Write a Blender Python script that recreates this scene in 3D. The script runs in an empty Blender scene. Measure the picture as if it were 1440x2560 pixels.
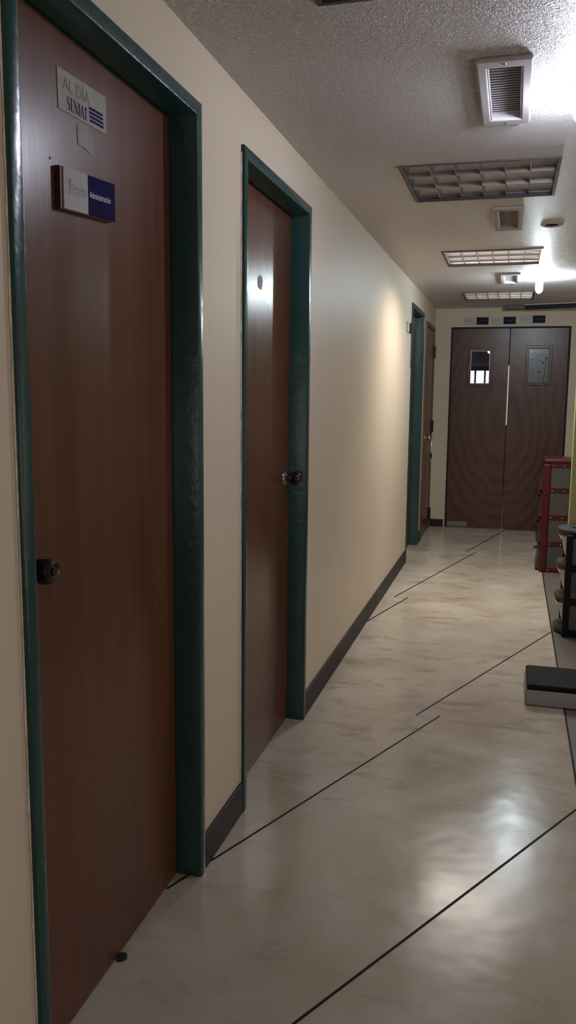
import bpy, bmesh, math, random
from mathutils import Vector, Matrix
random.seed(7)
sc = bpy.context.scene
COL = sc.collection

# ------------------------------------------------------------------ measures (metres)
CEIL = 2.233
L = 8.654                 # end wall plane
FACE = 0.012              # door frame face stands this far off the left wall
LEAFX = -0.062            # door leaf plane on the left wall

# ------------------------------------------------------------------ materials
def new_mat(name):
    m = bpy.data.materials.new(name); m.use_nodes = True
    nt = m.node_tree
    return m, nt, nt.nodes['Principled BSDF']

def simple(name, col, rough=0.5, metal=0.0, spec=0.5, bump=0.0, bscale=60, var=0.0, vscale=4, coat=0.0, emis=None, estr=0):
    m, nt, p = new_mat(name)
    p.inputs['Base Color'].default_value = (*col, 1)
    p.inputs['Roughness'].default_value = rough
    p.inputs['Metallic'].default_value = metal
    p.inputs['Specular IOR Level'].default_value = spec
    p.inputs['Coat Weight'].default_value = coat
    p.inputs['Coat Roughness'].default_value = 0.15
    if emis:
        p.inputs['Emission Color'].default_value = (*emis, 1)
        p.inputs['Emission Strength'].default_value = estr
    tc = nt.nodes.new('ShaderNodeTexCoord')
    if var > 0:
        n = nt.nodes.new('ShaderNodeTexNoise'); n.inputs['Scale'].default_value = vscale; n.inputs['Detail'].default_value = 5
        nt.links.new(tc.outputs['Object'], n.inputs['Vector'])
        r = nt.nodes.new('ShaderNodeValToRGB')
        r.color_ramp.elements[0].position = 0.3; r.color_ramp.elements[1].position = 0.7
        r.color_ramp.elements[0].color = (*[c*(1-var) for c in col], 1)
        r.color_ramp.elements[1].color = (*[min(1, c*(1+var)) for c in col], 1)
        nt.links.new(n.outputs['Fac'], r.inputs['Fac']); nt.links.new(r.outputs['Color'], p.inputs['Base Color'])
    if bump > 0:
        n = nt.nodes.new('ShaderNodeTexNoise'); n.inputs['Scale'].default_value = bscale; n.inputs['Detail'].default_value = 4
        nt.links.new(tc.outputs['Object'], n.inputs['Vector'])
        b = nt.nodes.new('ShaderNodeBump'); b.inputs['Strength'].default_value = bump; b.inputs['Distance'].default_value = 0.01
        nt.links.new(n.outputs['Fac'], b.inputs['Height']); nt.links.new(b.outputs['Normal'], p.inputs['Normal'])
    return m

def wood(name, dark, light, scale=(30, 30, 1.2), rough=0.32, wave=None, coat=0.0):
    m, nt, p = new_mat(name)
    tc = nt.nodes.new('ShaderNodeTexCoord'); mp = nt.nodes.new('ShaderNodeMapping')
    mp.inputs['Scale'].default_value = scale
    nt.links.new(tc.outputs['Object'], mp.inputs['Vector'])
    n = nt.nodes.new('ShaderNodeTexNoise'); n.inputs['Scale'].default_value = 1.0; n.inputs['Detail'].default_value = 7; n.inputs['Roughness'].default_value = 0.6
    nt.links.new(mp.outputs['Vector'], n.inputs['Vector'])
    mp2 = nt.nodes.new('ShaderNodeMapping'); mp2.inputs['Scale'].default_value = (5, 5, 0.7)
    nt.links.new(tc.outputs['Object'], mp2.inputs['Vector'])
    n2 = nt.nodes.new('ShaderNodeTexNoise'); n2.inputs['Scale'].default_value = 1.0; n2.inputs['Detail'].default_value = 3
    nt.links.new(mp2.outputs['Vector'], n2.inputs['Vector'])
    fac = n.outputs['Fac']
    mx = nt.nodes.new('ShaderNodeMix'); mx.data_type = 'FLOAT'; mx.inputs[0].default_value = 0.5
    nt.links.new(n.outputs['Fac'], mx.inputs[2]); nt.links.new(n2.outputs['Fac'], mx.inputs[3])
    fac = mx.outputs[0]
    if wave:
        w = nt.nodes.new('ShaderNodeTexWave'); w.wave_type = 'RINGS'; w.rings_direction = 'SPHERICAL'
        w.inputs['Scale'].default_value = wave; w.inputs['Distortion'].default_value = 9; w.inputs['Detail'].default_value = 3
        w.inputs['Detail Scale'].default_value = 0.7
        mp3 = nt.nodes.new('ShaderNodeMapping'); mp3.inputs['Scale'].default_value = (1.6, 1, 0.9); mp3.inputs['Location'].default_value = (-1.1, -9, -1.0)
        nt.links.new(tc.outputs['Object'], mp3.inputs['Vector']); nt.links.new(mp3.outputs['Vector'], w.inputs['Vector'])
        mx2 = nt.nodes.new('ShaderNodeMix'); mx2.data_type = 'FLOAT'; mx2.inputs[0].default_value = 0.28
        nt.links.new(fac, mx2.inputs[2]); nt.links.new(w.outputs['Fac'], mx2.inputs[3]); fac = mx2.outputs[0]
    r = nt.nodes.new('ShaderNodeValToRGB')
    r.color_ramp.elements[0].position = 0.33; r.color_ramp.elements[0].color = (*dark, 1)
    r.color_ramp.elements[1].position = 0.68; r.color_ramp.elements[1].color = (*light, 1)
    nt.links.new(fac, r.inputs['Fac']); nt.links.new(r.outputs['Color'], p.inputs['Base Color'])
    rr = nt.nodes.new('ShaderNodeMapRange'); rr.inputs[3].default_value = rough-0.07; rr.inputs[4].default_value = rough+0.1
    nt.links.new(n2.outputs['Fac'], rr.inputs[0]); nt.links.new(rr.outputs[0], p.inputs['Roughness'])
    b = nt.nodes.new('ShaderNodeBump'); b.inputs['Strength'].default_value = 0.08; b.inputs['Distance'].default_value = 0.004
    nt.links.new(n.outputs['Fac'], b.inputs['Height']); nt.links.new(b.outputs['Normal'], p.inputs['Normal'])
    p.inputs['Coat Weight'].default_value = coat
    return m

def mat_floor():
    m, nt, p = new_mat('polished_marble_floor')
    N, K = nt.nodes.new, nt.links.new
    tc = N('ShaderNodeTexCoord')
    def noise(scale, mscale, detail=5, rough=0.55, dist=0.0, rot=0.0):
        mp = N('ShaderNodeMapping'); mp.inputs['Scale'].default_value = mscale; mp.inputs['Rotation'].default_value = (0, 0, rot)
        K(tc.outputs['Object'], mp.inputs['Vector'])
        n = N('ShaderNodeTexNoise'); n.inputs['Scale'].default_value = scale; n.inputs['Detail'].default_value = detail
        n.inputs['Roughness'].default_value = rough; n.inputs['Distortion'].default_value = dist
        K(mp.outputs['Vector'], n.inputs['Vector']); return n
    a = noise(2.2, (1, 1, 1), 6, 0.6, 0.4)
    r1 = N('ShaderNodeValToRGB')
    r1.color_ramp.elements[0].position = 0.32; r1.color_ramp.elements[0].color = (0.42, 0.365, 0.28, 1)
    r1.color_ramp.elements[1].position = 0.66; r1.color_ramp.elements[1].color = (0.56, 0.505, 0.435, 1)
    K(a.outputs['Fac'], r1.inputs['Fac'])
    # brown scuffs drawn out across the corridor
    s = noise(3.0, (1.2, 2.6, 1), 9, 0.66, 0.5, 0.03)
    r2 = N('ShaderNodeValToRGB')
    r2.color_ramp.elements[0].position = 0.53; r2.color_ramp.elements[0].color = (0, 0, 0, 1)
    r2.color_ramp.elements[1].position = 0.68; r2.color_ramp.elements[1].color = (1, 1, 1, 1)
    K(s.outputs['Fac'], r2.inputs['Fac'])
    mul = N('ShaderNodeMath'); mul.operation = 'MULTIPLY'; mul.inputs[1].default_value = 0.85; K(r2.outputs['Color'], mul.inputs[0])
    sx = N('ShaderNodeSeparateXYZ'); K(tc.outputs['Object'], sx.inputs[0])
    mr = N('ShaderNodeMapRange'); mr.inputs[1].default_value = 2.2; mr.inputs[2].default_value = 3.6; mr.inputs[3].default_value = 0.28; mr.inputs[4].default_value = 0.72
    K(sx.outputs['Y'], mr.inputs[0]); K(mr.outputs[0], mul.inputs[1])
    mx = N('ShaderNodeMix'); mx.data_type = 'RGBA'
    K(mul.outputs[0], mx.inputs[0]); K(r1.outputs['Color'], mx.inputs[6]); mx.inputs[7].default_value = (0.27, 0.20, 0.15, 1)
    # fine pale veins
    v = noise(9, (1, 2.2, 1), 4, 0.5, 1.2, 0.5)
    r3 = N('ShaderNodeValToRGB')
    r3.color_ramp.elements[0].position = 0.46; r3.color_ramp.elements[0].color = (0, 0, 0, 1)
    r3.color_ramp.elements[1].position = 0.5; r3.color_ramp.elements[1].color = (1, 1, 1, 1)
    e = r3.color_ramp.elements.new(0.54); e.color = (0, 0, 0, 1)
    K(v.outputs['Fac'], r3.inputs['Fac'])
    mul2 = N('ShaderNodeMath'); mul2.operation = 'MULTIPLY'; mul2.inputs[1].default_value = 0.12; K(r3.outputs['Color'], mul2.inputs[0])
    mx2 = N('ShaderNodeMix'); mx2.data_type = 'RGBA'
    K(mul2.outputs[0], mx2.inputs[0]); K(mx.outputs[2], mx2.inputs[6]); mx2.inputs[7].default_value = (0.66, 0.6, 0.54, 1)
    K(mx2.outputs[2], p.inputs['Base Color'])
    rr = N('ShaderNodeMapRange'); rr.inputs[1].default_value = 0.3; rr.inputs[2].default_value = 0.7
    rr.inputs[3].default_value = 0.15; rr.inputs[4].default_value = 0.27; p.inputs['Specular IOR Level'].default_value = 0.28
    K(a.outputs['Fac'], rr.inputs[0]); K(rr.outputs[0], p.inputs['Roughness'])
    bn = noise(5, (1, 1, 1), 2, 0.5)
    b = N('ShaderNodeBump'); b.inputs['Strength'].default_value = 0.12; b.inputs['Distance'].default_value = 0.02
    K(bn.outputs['Fac'], b.inputs['Height']); K(b.outputs['Normal'], p.inputs['Normal'])
    return m

def mat_ceiling():
    m, nt, p = new_mat('textured_ceiling_paint')
    N, K = nt.nodes.new, nt.links.new
    tc = N('ShaderNodeTexCoord')
    n = N('ShaderNodeTexNoise'); n.inputs['Scale'].default_value = 120; n.inputs['Detail'].default_value = 3; n.inputs['Distortion'].default_value = 1.2
    K(tc.outputs['Object'], n.inputs['Vector'])
    r = N('ShaderNodeValToRGB'); r.color_ramp.elements[0].position = 0.42; r.color_ramp.elements[1].position = 0.62
    K(n.outputs['Fac'], r.inputs['Fac'])
    # the stipple fades into smoother plaster away from the first lamp
    sx = N('ShaderNodeSeparateXYZ'); K(tc.outputs['Object'], sx.inputs[0])
    mr = N('ShaderNodeMapRange'); mr.inputs[1].default_value = 2.7; mr.inputs[2].default_value = 3.7; mr.inputs[3].default_value = 1.0; mr.inputs[4].default_value = 0.3
    K(sx.outputs['Y'], mr.inputs[0])
    mu = N('ShaderNodeMath'); mu.operation = 'MULTIPLY'; K(r.outputs['Color'], mu.inputs[0]); K(mr.outputs[0], mu.inputs[1])
    b = N('ShaderNodeBump'); b.inputs['Strength'].default_value = 1.0; b.inputs['Distance'].default_value = 0.007
    K(mu.outputs[0], b.inputs['Height']); K(b.outputs['Normal'], p.inputs['Normal'])
    c = N('ShaderNodeTexNoise'); c.inputs['Scale'].default_value = 1.3; c.inputs['Detail'].default_value = 3; K(tc.outputs['Object'], c.inputs['Vector'])
    cr = N('ShaderNodeValToRGB'); cr.color_ramp.elements[0].color = (0.74, 0.68, 0.66, 1); cr.color_ramp.elements[1].color = (0.82, 0.76, 0.74, 1)
    K(c.outputs['Fac'], cr.inputs['Fac']); K(cr.outputs['Color'], p.inputs['Base Color'])
    p.inputs['Roughness'].default_value = 0.45; p.inputs['Specular IOR Level'].default_value = 0.4
    return m

M = {}
M['wall'] = simple('cream_wall_paint', (0.63, 0.54, 0.42), 0.5, spec=0.3, bump=0.05, bscale=35, var=0.04, vscale=1.5)
M['ceiling'] = mat_ceiling()
M['floor'] = mat_floor()
M['grey_floor'] = simple('grey_stone_floor', (0.155, 0.135, 0.12), 0.35, var=0.25, vscale=3)
M['inlay'] = simple('dark_metal_inlay', (0.012, 0.011, 0.012), 0.6, spec=0.12)
M['base'] = simple('black_rubber_baseboard', (0.020, 0.015, 0.015), 0.5, spec=0.3, bump=0.1, bscale=20, var=0.3, vscale=3)
M['teal'] = simple('glossy_teal_paint', (0.013, 0.052, 0.050), 0.24, bump=0.14, bscale=28, var=0.12, vscale=6)
M['door'] = wood('red_brown_door_veneer', (0.080, 0.028, 0.014), (0.130, 0.050, 0.026), rough=0.27)
M['door_old'] = wood('brown_side_door_wood', (0.11, 0.05, 0.028), (0.17, 0.08, 0.04), rough=0.4)
M['door_end'] = wood('curly_brown_door_veneer', (0.062, 0.026, 0.018), (0.102, 0.044, 0.030), rough=0.30, wave=2.6)
M['knob'] = simple('dark_turned_wood', (0.022, 0.006, 0.005), 0.28)
M['chrome'] = simple('brushed_metal', (0.6, 0.58, 0.55), 0.28, metal=1, bump=0.03)
M['kick'] = simple('dull_kick_plate', (0.22, 0.22, 0.22), 0.45, metal=0.6)
M['paint_chip'] = simple('chipped_cream_paint', (0.72, 0.66, 0.55), 0.6, var=0.2, vscale=40)
M['black_gap'] = simple('black_shadow_gap', (0.006, 0.005, 0.005), 0.7)
M['paper'] = simple('worn_white_sticker', (0.36, 0.35, 0.33), 0.7, spec=0.1, var=0.07, vscale=25)
M['tape'] = simple('glue_stained_paper', (0.33, 0.31, 0.30), 0.7, spec=0.1, var=0.12, vscale=30)
M['navy'] = simple('navy_plate', (0.012, 0.010, 0.060), 0.7, spec=0.03)
M['navy_far'] = simple('navy_plate_satin', (0.010, 0.010, 0.045), 0.6, spec=0.15)
M['white_plate'] = simple('white_plate', (0.42, 0.41, 0.42), 0.7, spec=0.1)
M['cream_plate'] = simple('cream_faded_plate', (0.50, 0.44, 0.36), 0.5)
M['brown_board'] = simple('brown_backing_board', (0.10, 0.035, 0.02), 0.45, var=0.2)
M['ink_blue'] = simple('blue_print', (0.012, 0.016, 0.085), 0.7, spec=0.05)
M['ink_faint'] = simple('faded_print', (0.22, 0.21, 0.21), 0.7, spec=0.1)
M['ink_dark'] = simple('dark_print', (0.06, 0.06, 0.08), 0.5)
M['ink_tan'] = simple('tan_print', (0.42, 0.36, 0.25), 0.5)
M['ink_white'] = simple('white_print', (0.5, 0.5, 0.55), 0.5)
M['vent'] = simple('white_enamel_vent', (0.44, 0.42, 0.43), 0.38, var=0.05, vscale=10)
M['vent_far'] = simple('dusty_vent_enamel', (0.42, 0.37, 0.34), 0.5, var=0.08, vscale=10)
M['slat'] = simple('vent_slat_enamel', (0.48, 0.46, 0.47), 0.4)
M['troffer'] = simple('troffer_mirror', (0.46, 0.43, 0.43), 0.3, metal=0.6, bump=0.2, bscale=9)
M['blade'] = simple('louvre_blade', (0.40, 0.38, 0.37), 0.4, metal=0.5)
M['trim_metal'] = simple('fixture_rim', (0.50, 0.49, 0.47), 0.4, metal=0.3)
M['rim_dark'] = simple('fixture_edge', (0.06, 0.055, 0.05), 0.5)
M['tube'] = simple('unlit_tube_dark_reflection', (0.05, 0.045, 0.065), 0.25)  # dark tone stands in for the reflected bands along the troughs
M['dark_metal'] = simple('dark_cup', (0.03, 0.03, 0.03), 0.3, metal=0.5)
M['plaster'] = simple('patched_plaster', (0.70, 0.66, 0.50), 0.7, var=0.1, vscale=40, bump=0.3, bscale=50)
M['red'] = simple('dark_red_plastic', (0.060, 0.005, 0.007), 0.3, spec=0.4)
M['grey_panel'] = simple('smoky_grey_plastic', (0.062, 0.058, 0.056), 0.4, var=0.08, vscale=5)
M['drawer_front'] = simple('smoky_drawer_plastic', (0.06, 0.03, 0.03), 0.3)
M['cart_black'] = simple('black_cart_plastic', (0.005, 0.005, 0.007), 0.55, spec=0.2)
M['cart_tier'] = simple('charcoal_shelf_plastic', (0.03, 0.03, 0.029), 0.5, spec=0.3)
M['cream_plastic'] = simple('cream_basket_plastic', (0.46, 0.37, 0.27), 0.42, var=0.1, vscale=12)
M['basket_front'] = simple('smoky_basket_front', (0.075, 0.085, 0.085), 0.25, var=0.3, vscale=9)
M['green'] = simple('lime_green_wall_paint', (0.36, 0.37, 0.15), 0.5, var=0.05, vscale=2)
M['scale_grey'] = simple('light_grey_plastic', (0.30, 0.275, 0.26), 0.5, spec=0.3, var=0.05)
M['scale_black'] = simple('black_rubber_mat', (0.007, 0.0075, 0.008), 0.75, spec=0.2)
M['beam'] = simple('dark_channel_metal', (0.018, 0.018, 0.030), 0.6, spec=0.2)
M['beam_lip'] = simple('pale_channel_lip', (0.6, 0.6, 0.62), 0.35)
M['back_wall'] = simple('grey_far_wall', (0.22, 0.22, 0.26), 0.6)
M['day'] = simple('daylight_pane', (0.9, 0.9, 0.95), 0.5, emis=(0.85, 0.88, 1.0), estr=5)
M['day_dim'] = simple('daylight_pane_dim', (0.9, 0.9, 0.95), 0.5, emis=(0.95, 0.95, 0.85), estr=0.55)
M['film'] = simple('grey_window_film', (0.14, 0.145, 0.16), 0.22, var=0.15, vscale=7)
M['cable'] = simple('black_cable', (0.01, 0.01, 0.015), 0.4)
def emit(name, col, s):
    m, nt, p = new_mat(name)
    p.inputs['Base Color'].default_value = (0.8, 0.8, 0.8, 1)
    p.inputs['Emission Color'].default_value = (*col, 1); p.inputs['Emission Strength'].default_value = s
    return m
M['bulb_near'] = emit('glowing_bulb_near', (0.80, 0.84, 1.0), 330)
M['bulb_far'] = emit('glowing_bulb_far', (0.80, 0.94, 1.0), 360)
M['tube_lit'] = emit('lit_tube', (1.0, 0.90, 0.88), 5.5)
M['tube_reflect'] = emit('warm_reflection_tube', (1.0, 0.84, 0.77), 3.0)  # farthest light is unlit; this glow stands in for its warm reflection
M['lobby_fill'] = emit('lobby_fill_glow', (1.0, 0.93, 0.86), 2.2)  # glow for an added lobby fill panel, not assigned to any object
m, nt, p = new_mat('clear_glass'); p.inputs['Base Color'].default_value = (0.9, 0.92, 0.95, 1); p.inputs['Roughness'].default_value = 0.02
p.inputs['Transmission Weight'].default_value = 1; p.inputs['IOR'].default_value = 1.45; M['glass'] = m

# ------------------------------------------------------------------ mesh helpers
def link_bm(name, bm, mat, parent=None, smooth=None, bevel=0, seg=2):
    me = bpy.data.meshes.new(name)
    bmesh.ops.recalc_face_normals(bm, faces=bm.faces)
    bm.to_mesh(me); bm.free()
    mats = mat if isinstance(mat, (list, tuple)) else [mat]
    for k in mats: me.materials.append(k)
    o = bpy.data.objects.new(name, me); COL.objects.link(o)
    if parent is not None:
        o.parent = parent
        o.matrix_parent_inverse = Matrix.Identity(4)
    if smooth is not None:
        for f in me.polygons: f.use_smooth = True
        me.set_sharp_from_angle(angle=math.radians(smooth))
    if bevel:
        b = o.modifiers.new('bevel', 'BEVEL'); b.width = bevel; b.segments = seg; b.limit_method = 'ANGLE'; b.angle_limit = math.radians(40)
        b.harden_normals = False
    return o

def box(bm, x0, x1, y0, y1, z0, z1, mi=0):
    vs = [bm.verts.new(c) for c in ((x0,y0,z0),(x1,y0,z0),(x1,y1,z0),(x0,y1,z0),(x0,y0,z1),(x1,y0,z1),(x1,y1,z1),(x0,y1,z1))]
    for q in ((0,3,2,1),(4,5,6,7),(0,1,5,4),(1,2,6,5),(2,3,7,6),(3,0,4,7)):
        f = bm.faces.new([vs[i] for i in q]); f.material_index = mi

def tube(bm, pts, r, n=10, cap=True):
    pts = [Vector(p) for p in pts]; rings = []
    rr = r if isinstance(r, (list, tuple)) else [r]*len(pts)
    up = Vector((0, 0, 1))
    for i, p in enumerate(pts):
        d = (pts[min(i+1, len(pts)-1)] - pts[max(i-1, 0)]).normalized()
        a = d.cross(up)
        if a.length < 1e-3: a = d.cross(Vector((1, 0, 0)))
        a.normalize(); b = d.cross(a).normalized()
        rings.append([bm.verts.new(p + (a*math.cos(t) + b*math.sin(t))*rr[i]) for t in [2*math.pi*k/n for k in range(n)]])
    for i in range(len(rings)-1):
        for k in range(n):
            bm.faces.new((rings[i][k], rings[i][(k+1) % n], rings[i+1][(k+1) % n], rings[i+1][k]))
    if cap:
        bm.faces.new(rings[0]); bm.faces.new(rings[-1][::-1])

def slab(bm, axis, a0, a1, us, vs, holes, t=None):
    """solid slab with rectangular holes. axis: normal axis; (a0,a1) its thickness; us,vs=(lo,hi) ranges of the two
    other axes in xyz order; holes = [(u0,u1,v0,v1)]"""
    U = sorted(set([us[0], us[1]] + [c for h in holes for c in h[:2] if us[0] < c < us[1]]))
    V = sorted(set([vs[0], vs[1]] + [c for h in holes for c in h[2:] if vs[0] < c < vs[1]]))
    def P(a, u, v):
        return {'x': (a, u, v), 'y': (u, a, v), 'z': (u, v, a)}[axis]
    def solid(i, j):
        if i < 0 or j < 0 or i >= len(U)-1 or j >= len(V)-1: return False
        cu, cv = (U[i]+U[i+1])/2, (V[j]+V[j+1])/2
        return not any(h[0] < cu < h[1] and h[2] < cv < h[3] for h in holes)
    cache = {}
    def vert(a, u, v):
        k = (a, u, v)
        if k not in cache: cache[k] = bm.verts.new(P(a, u, v))
        return cache[k]
    for i in range(len(U)-1):
        for j in range(len(V)-1):
            if not solid(i, j): continue
            u0, u1, v0, v1 = U[i], U[i+1], V[j], V[j+1]
            for a in (a0, a1):
                bm.faces.new([vert(a, u0, v0), vert(a, u1, v0), vert(a, u1, v1), vert(a, u0, v1)])
            for di, dj, e in ((-1, 0, ((u0, v0), (u0, v1))), (1, 0, ((u1, v0), (u1, v1))), (0, -1, ((u0, v0), (u1, v0))), (0, 1, ((u0, v1), (u1, v1)))):
                if not solid(i+di, j+dj):
                    (p, q), (r, s) = e
                    bm.faces.new([vert(a0, p, q), vert(a0, r, s), vert(a1, r, s), vert(a1, p, q)])

def lathe(bm, prof, origin, direction, n=28):
    """prof: list of (distance along direction, radius)"""
    o = Vector(origin); d = Vector(direction).normalized()
    a = d.cross(Vector((0, 0, 1)))
    if a.length < 1e-3: a = Vector((1, 0, 0))
    a.normalize(); b = d.cross(a).normalized(); rings = []
    for (s, r) in prof:
        if r < 1e-5: rings.append([bm.verts.new(o + d*s)])
        else: rings.append([bm.verts.new(o + d*s + (a*math.cos(2*math.pi*k/n) + b*math.sin(2*math.pi*k/n))*r) for k in range(n)])
    for i in range(len(rings)-1):
        A, B = rings[i], rings[i+1]
        for k in range(n):
            k2 = (k+1) % n
            if len(A) == 1 and len(B) == 1: continue
            if len(A) == 1: bm.faces.new((A[0], B[k], B[k2]))
            elif len(B) == 1: bm.faces.new((A[k], A[k2], B[0]))
            else: bm.faces.new((A[k], A[k2], B[k2], B[k]))

def tag(o, label=None, cat=None, group=None, kind=None):
    if label: o['label'] = label
    if cat: o['category'] = cat
    if group: o['group'] = group
    if kind: o['kind'] = kind
    return o
def empty(name, loc=(0, 0, 0)):
    o = bpy.data.objects.new(name, None); COL.objects.link(o); o.location = loc; o.empty_display_size = 0.05
    return o
def structure(o, label=None, cat=None):
    return tag(o, label, cat, kind='structure')
def copy_tree(o, parent=None):
    c = o.copy(); COL.objects.link(c); c.parent = parent
    for ch in list(o.children): copy_tree(ch, c)
    return c

def stroke_poly(bm, pts, w, X, flip=1, off=0.0):
    """flat ribbon in a plane; X maps (u,v)->xyz"""
    for i in range(len(pts)-1):
        (x0, y0), (x1, y1) = pts[i], pts[i+1]
        wi = w[i] if isinstance(w, list) else w
        dx, dy = x1-x0, y1-y0; l = math.hypot(dx, dy) or 1; nx, ny = -dy/l*wi/2, dx/l*wi/2
        bm.faces.new([bm.verts.new(X(*q)) for q in ((x0+nx, y0+ny), (x1+nx, y1+ny), (x1-nx, y1-ny), (x0-nx, y0-ny))])

def text_bm(s, size, X, sx=1.0, bold=0.0):
    cu = bpy.data.curves.new('t', 'FONT'); cu.body = s; cu.size = size; cu.offset = bold
    o = bpy.data.objects.new('t', cu); COL.objects.link(o)
    bpy.context.view_layer.update()
    dg = bpy.context.evaluated_depsgraph_get()
    me = bpy.data.meshes.new_from_object(o.evaluated_get(dg))
    bm = bmesh.new(); bm.from_mesh(me)
    bpy.data.objects.remove(o); bpy.data.meshes.remove(me); bpy.data.curves.remove(cu)
    for v in bm.verts: v.co = Vector(X(v.co.x*sx, v.co.y))
    return bm

# ------------------------------------------------------------------ camera
F_PX = 2054.075; pitch, yaw, roll = -0.1422, 0.2643, 0.0098
cy_, sy_ = math.cos(yaw), math.sin(yaw); cp, sp = math.cos(pitch), math.sin(pitch)
Fv = Vector((-sy_*cp, cy_*cp, sp)); Rv = Vector((cy_, sy_, 0)); Uv = Rv.cross(Fv)
R2 = Rv*math.cos(roll) + Uv*math.sin(roll); U2 = -Rv*math.sin(roll) + Uv*math.cos(roll)
cam = bpy.data.cameras.new('camera'); co = bpy.data.objects.new('camera', cam); COL.objects.link(co)
co.matrix_world = Matrix(((R2.x, U2.x, -Fv.x, 0.8029), (R2.y, U2.y, -Fv.y, 0), (R2.z, U2.z, -Fv.z, 1.358), (0, 0, 0, 1)))
cam.sensor_fit = 'VERTICAL'; cam.sensor_height = 24; cam.lens = F_PX*24/2560; cam.clip_start = 0.05
sc.camera = co

# ------------------------------------------------------------------ shell
D1, D2, D3, D4 = (1.211, 2.059), (2.4027, 3.2413), (6.6217, 7.5052), (7.7139, 8.527)
HT, H4, HE = 2.08, 2.036, 2.04
EX0, EXM, EX1 = 0.169, 0.742, 1.310
i_ = 0.004
# left wall with four door openings
bm = bmesh.new()
slab(bm, 'x', -0.16, 0.0, (-2.6, L), (0, CEIL), [(D[0]+i_, D[1]-i_, -1, HT-i_) for D in (D1, D2, D3)] + [(D4[0]+i_, D4[1]-i_, -1, H4-i_)])
structure(link_bm('wall_left', bm, M['wall']), 'long cream corridor wall with four doors', 'wall')
# end wall
bm = bmesh.new()
slab(bm, 'y', L, L+0.14, (-0.16, 3.4), (0, CEIL), [(EX0-0.008, EX1+0.008, -1, HE+0.008)])
structure(link_bm('wall_end', bm, M['wall']), 'cream end wall around the double door', 'wall')
# green wall on the right behind the cart
bm = bmesh.new(); box(bm, 1.157, 1.80, 5.13, 5.23, 0, CEIL)
structure(link_bm('wall_right', bm, M['green']), 'lime green wall edge behind the black cart', 'wall')
bm = bmesh.new(); box(bm, 3.4, 3.52, -2.6, L+0.14, 0, CEIL)
structure(link_bm('wall_lobby', bm, M['wall']))
bm = bmesh.new(); box(bm, -0.16, 3.52, -2.72, -2.6, 0, CEIL)
structure(link_bm('wall_back', bm, M['wall']))

TROFF_X = (0.339, 0.928)
TROFF_Y = [1.351, 3.322, 5.268, 7.359]
VENT_Y = [2.338, 4.10, 6.25]; VX = (0.666, 0.812); VLEN = 0.53
LAMPS = [(0.955, 2.63), (0.951, 4.58), (0.945, 6.45)]
holes = [(TROFF_X[0], TROFF_X[1], y, y+0.594) for y in TROFF_Y]
holes += [(VX[0]+0.028, VX[1]-0.028, y+0.05, y+VLEN-0.05) for y in VENT_Y]
holes += [(x-0.036, x+0.036, y-0.036, y+0.036) for x, y in LAMPS]
bm = bmesh.new(); slab(bm, 'z', CEIL, CEIL+0.02, (-0.16, 3.52), (-2.72, L+0.14), holes)
structure(link_bm('ceiling', bm, M['ceiling']), 'stippled off-white ceiling', 'ceiling')
bm = bmesh.new(); box(bm, -0.16, 1.08, -2.72, L+0.14, -0.05, 0)
structure(link_bm('floor', bm, M['floor']), 'polished beige marble floor', 'floor')
bm = bmesh.new(); box(bm, 1.08, 3.52, -2.72, L+0.14, -0.05, 0)
structure(link_bm('floor', bm, M['grey_floor']), 'darker grey floor right of the joint line', 'floor')

# baseboards
def baseboard(name, y0, y1):
    bm = bmesh.new(); box(bm, 0, 0.010, y0, y1, 0, 0.104)
    o = link_bm(name, bm, M['base'], bevel=0.003); structure(o)
baseboard('baseboard_left', -2.6, D1[0]-0.001)
for a, b in ((D1[1], D2[0]), (D2[1], D3[0]), (D3[1], D4[0])): baseboard('baseboard_left', a+0.001, b-0.001)
bm = bmesh.new(); box(bm, 0.0, EX0-0.022, L-0.010, L, 0, 0.078); structure(link_bm('baseboard_end', bm, M['base'], bevel=0.003))
bm = bmesh.new(); box(bm, EX1+0.03, 3.4, L-0.010, L, 0, 0.078); structure(link_bm('baseboard_end', bm, M['base'], bevel=0.003))
bm = bmesh.new(); box(bm, 1.158, 1.80, 5.119, 5.13, 0, 0.09); structure(link_bm('baseboard_right', bm, M['base'], bevel=0.003))

# floor inlay strips and the joint
def strip(n, p, q, w):
    p, q = Vector((*p, 0)), Vector((*q, 0)); d = (q-p).normalized(); s = Vector((-d.y, d.x, 0))*w/2
    bm = bmesh.new()
    b = [bm.verts.new((v.x, v.y, z)) for z in (0.0, 0.0012) for v in (p+s, q+s, q-s, p-s)]
    for f in ((0,1,2,3),(4,5,6,7),(0,1,5,4),(1,2,6,5),(2,3,7,6),(3,0,4,7)): bm.faces.new([b[i] for i in f])
    structure(link_bm('trim_%d' % n, bm, M['inlay']), None)
strip(1, (0.012, 0.876), (1.08, 2.753), 0.0066)
strip(2, (-0.06, 1.945), (0.561, 3.418), 0.0062)
strip(3, (0.463, 3.398), (1.078, 4.892), 0.0066)
strip(4, (0.011, 4.813), (0.173, 5.467), 0.0085)
strip(5, (0.081, 5.449), (0.543, 7.282), 0.0085)
strip(6, (0.461, 7.274), (0.78, 8.62), 0.0085)
strip(7, (1.081, -2.5), (1.081, 8.62), 0.007)
bm = bmesh.new()
b = [bm.verts.new((x, y, 0.0006)) for x, y in ((0.466, 3.402), (0.50, 3.475), (0.548, 3.43), (0.515, 3.37))]
bm.faces.new(b); structure(link_bm('trim_8', bm, simple('grey_mortar_patch', (0.30, 0.27, 0.27), 0.5, var=0.1, vscale=20)))

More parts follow.
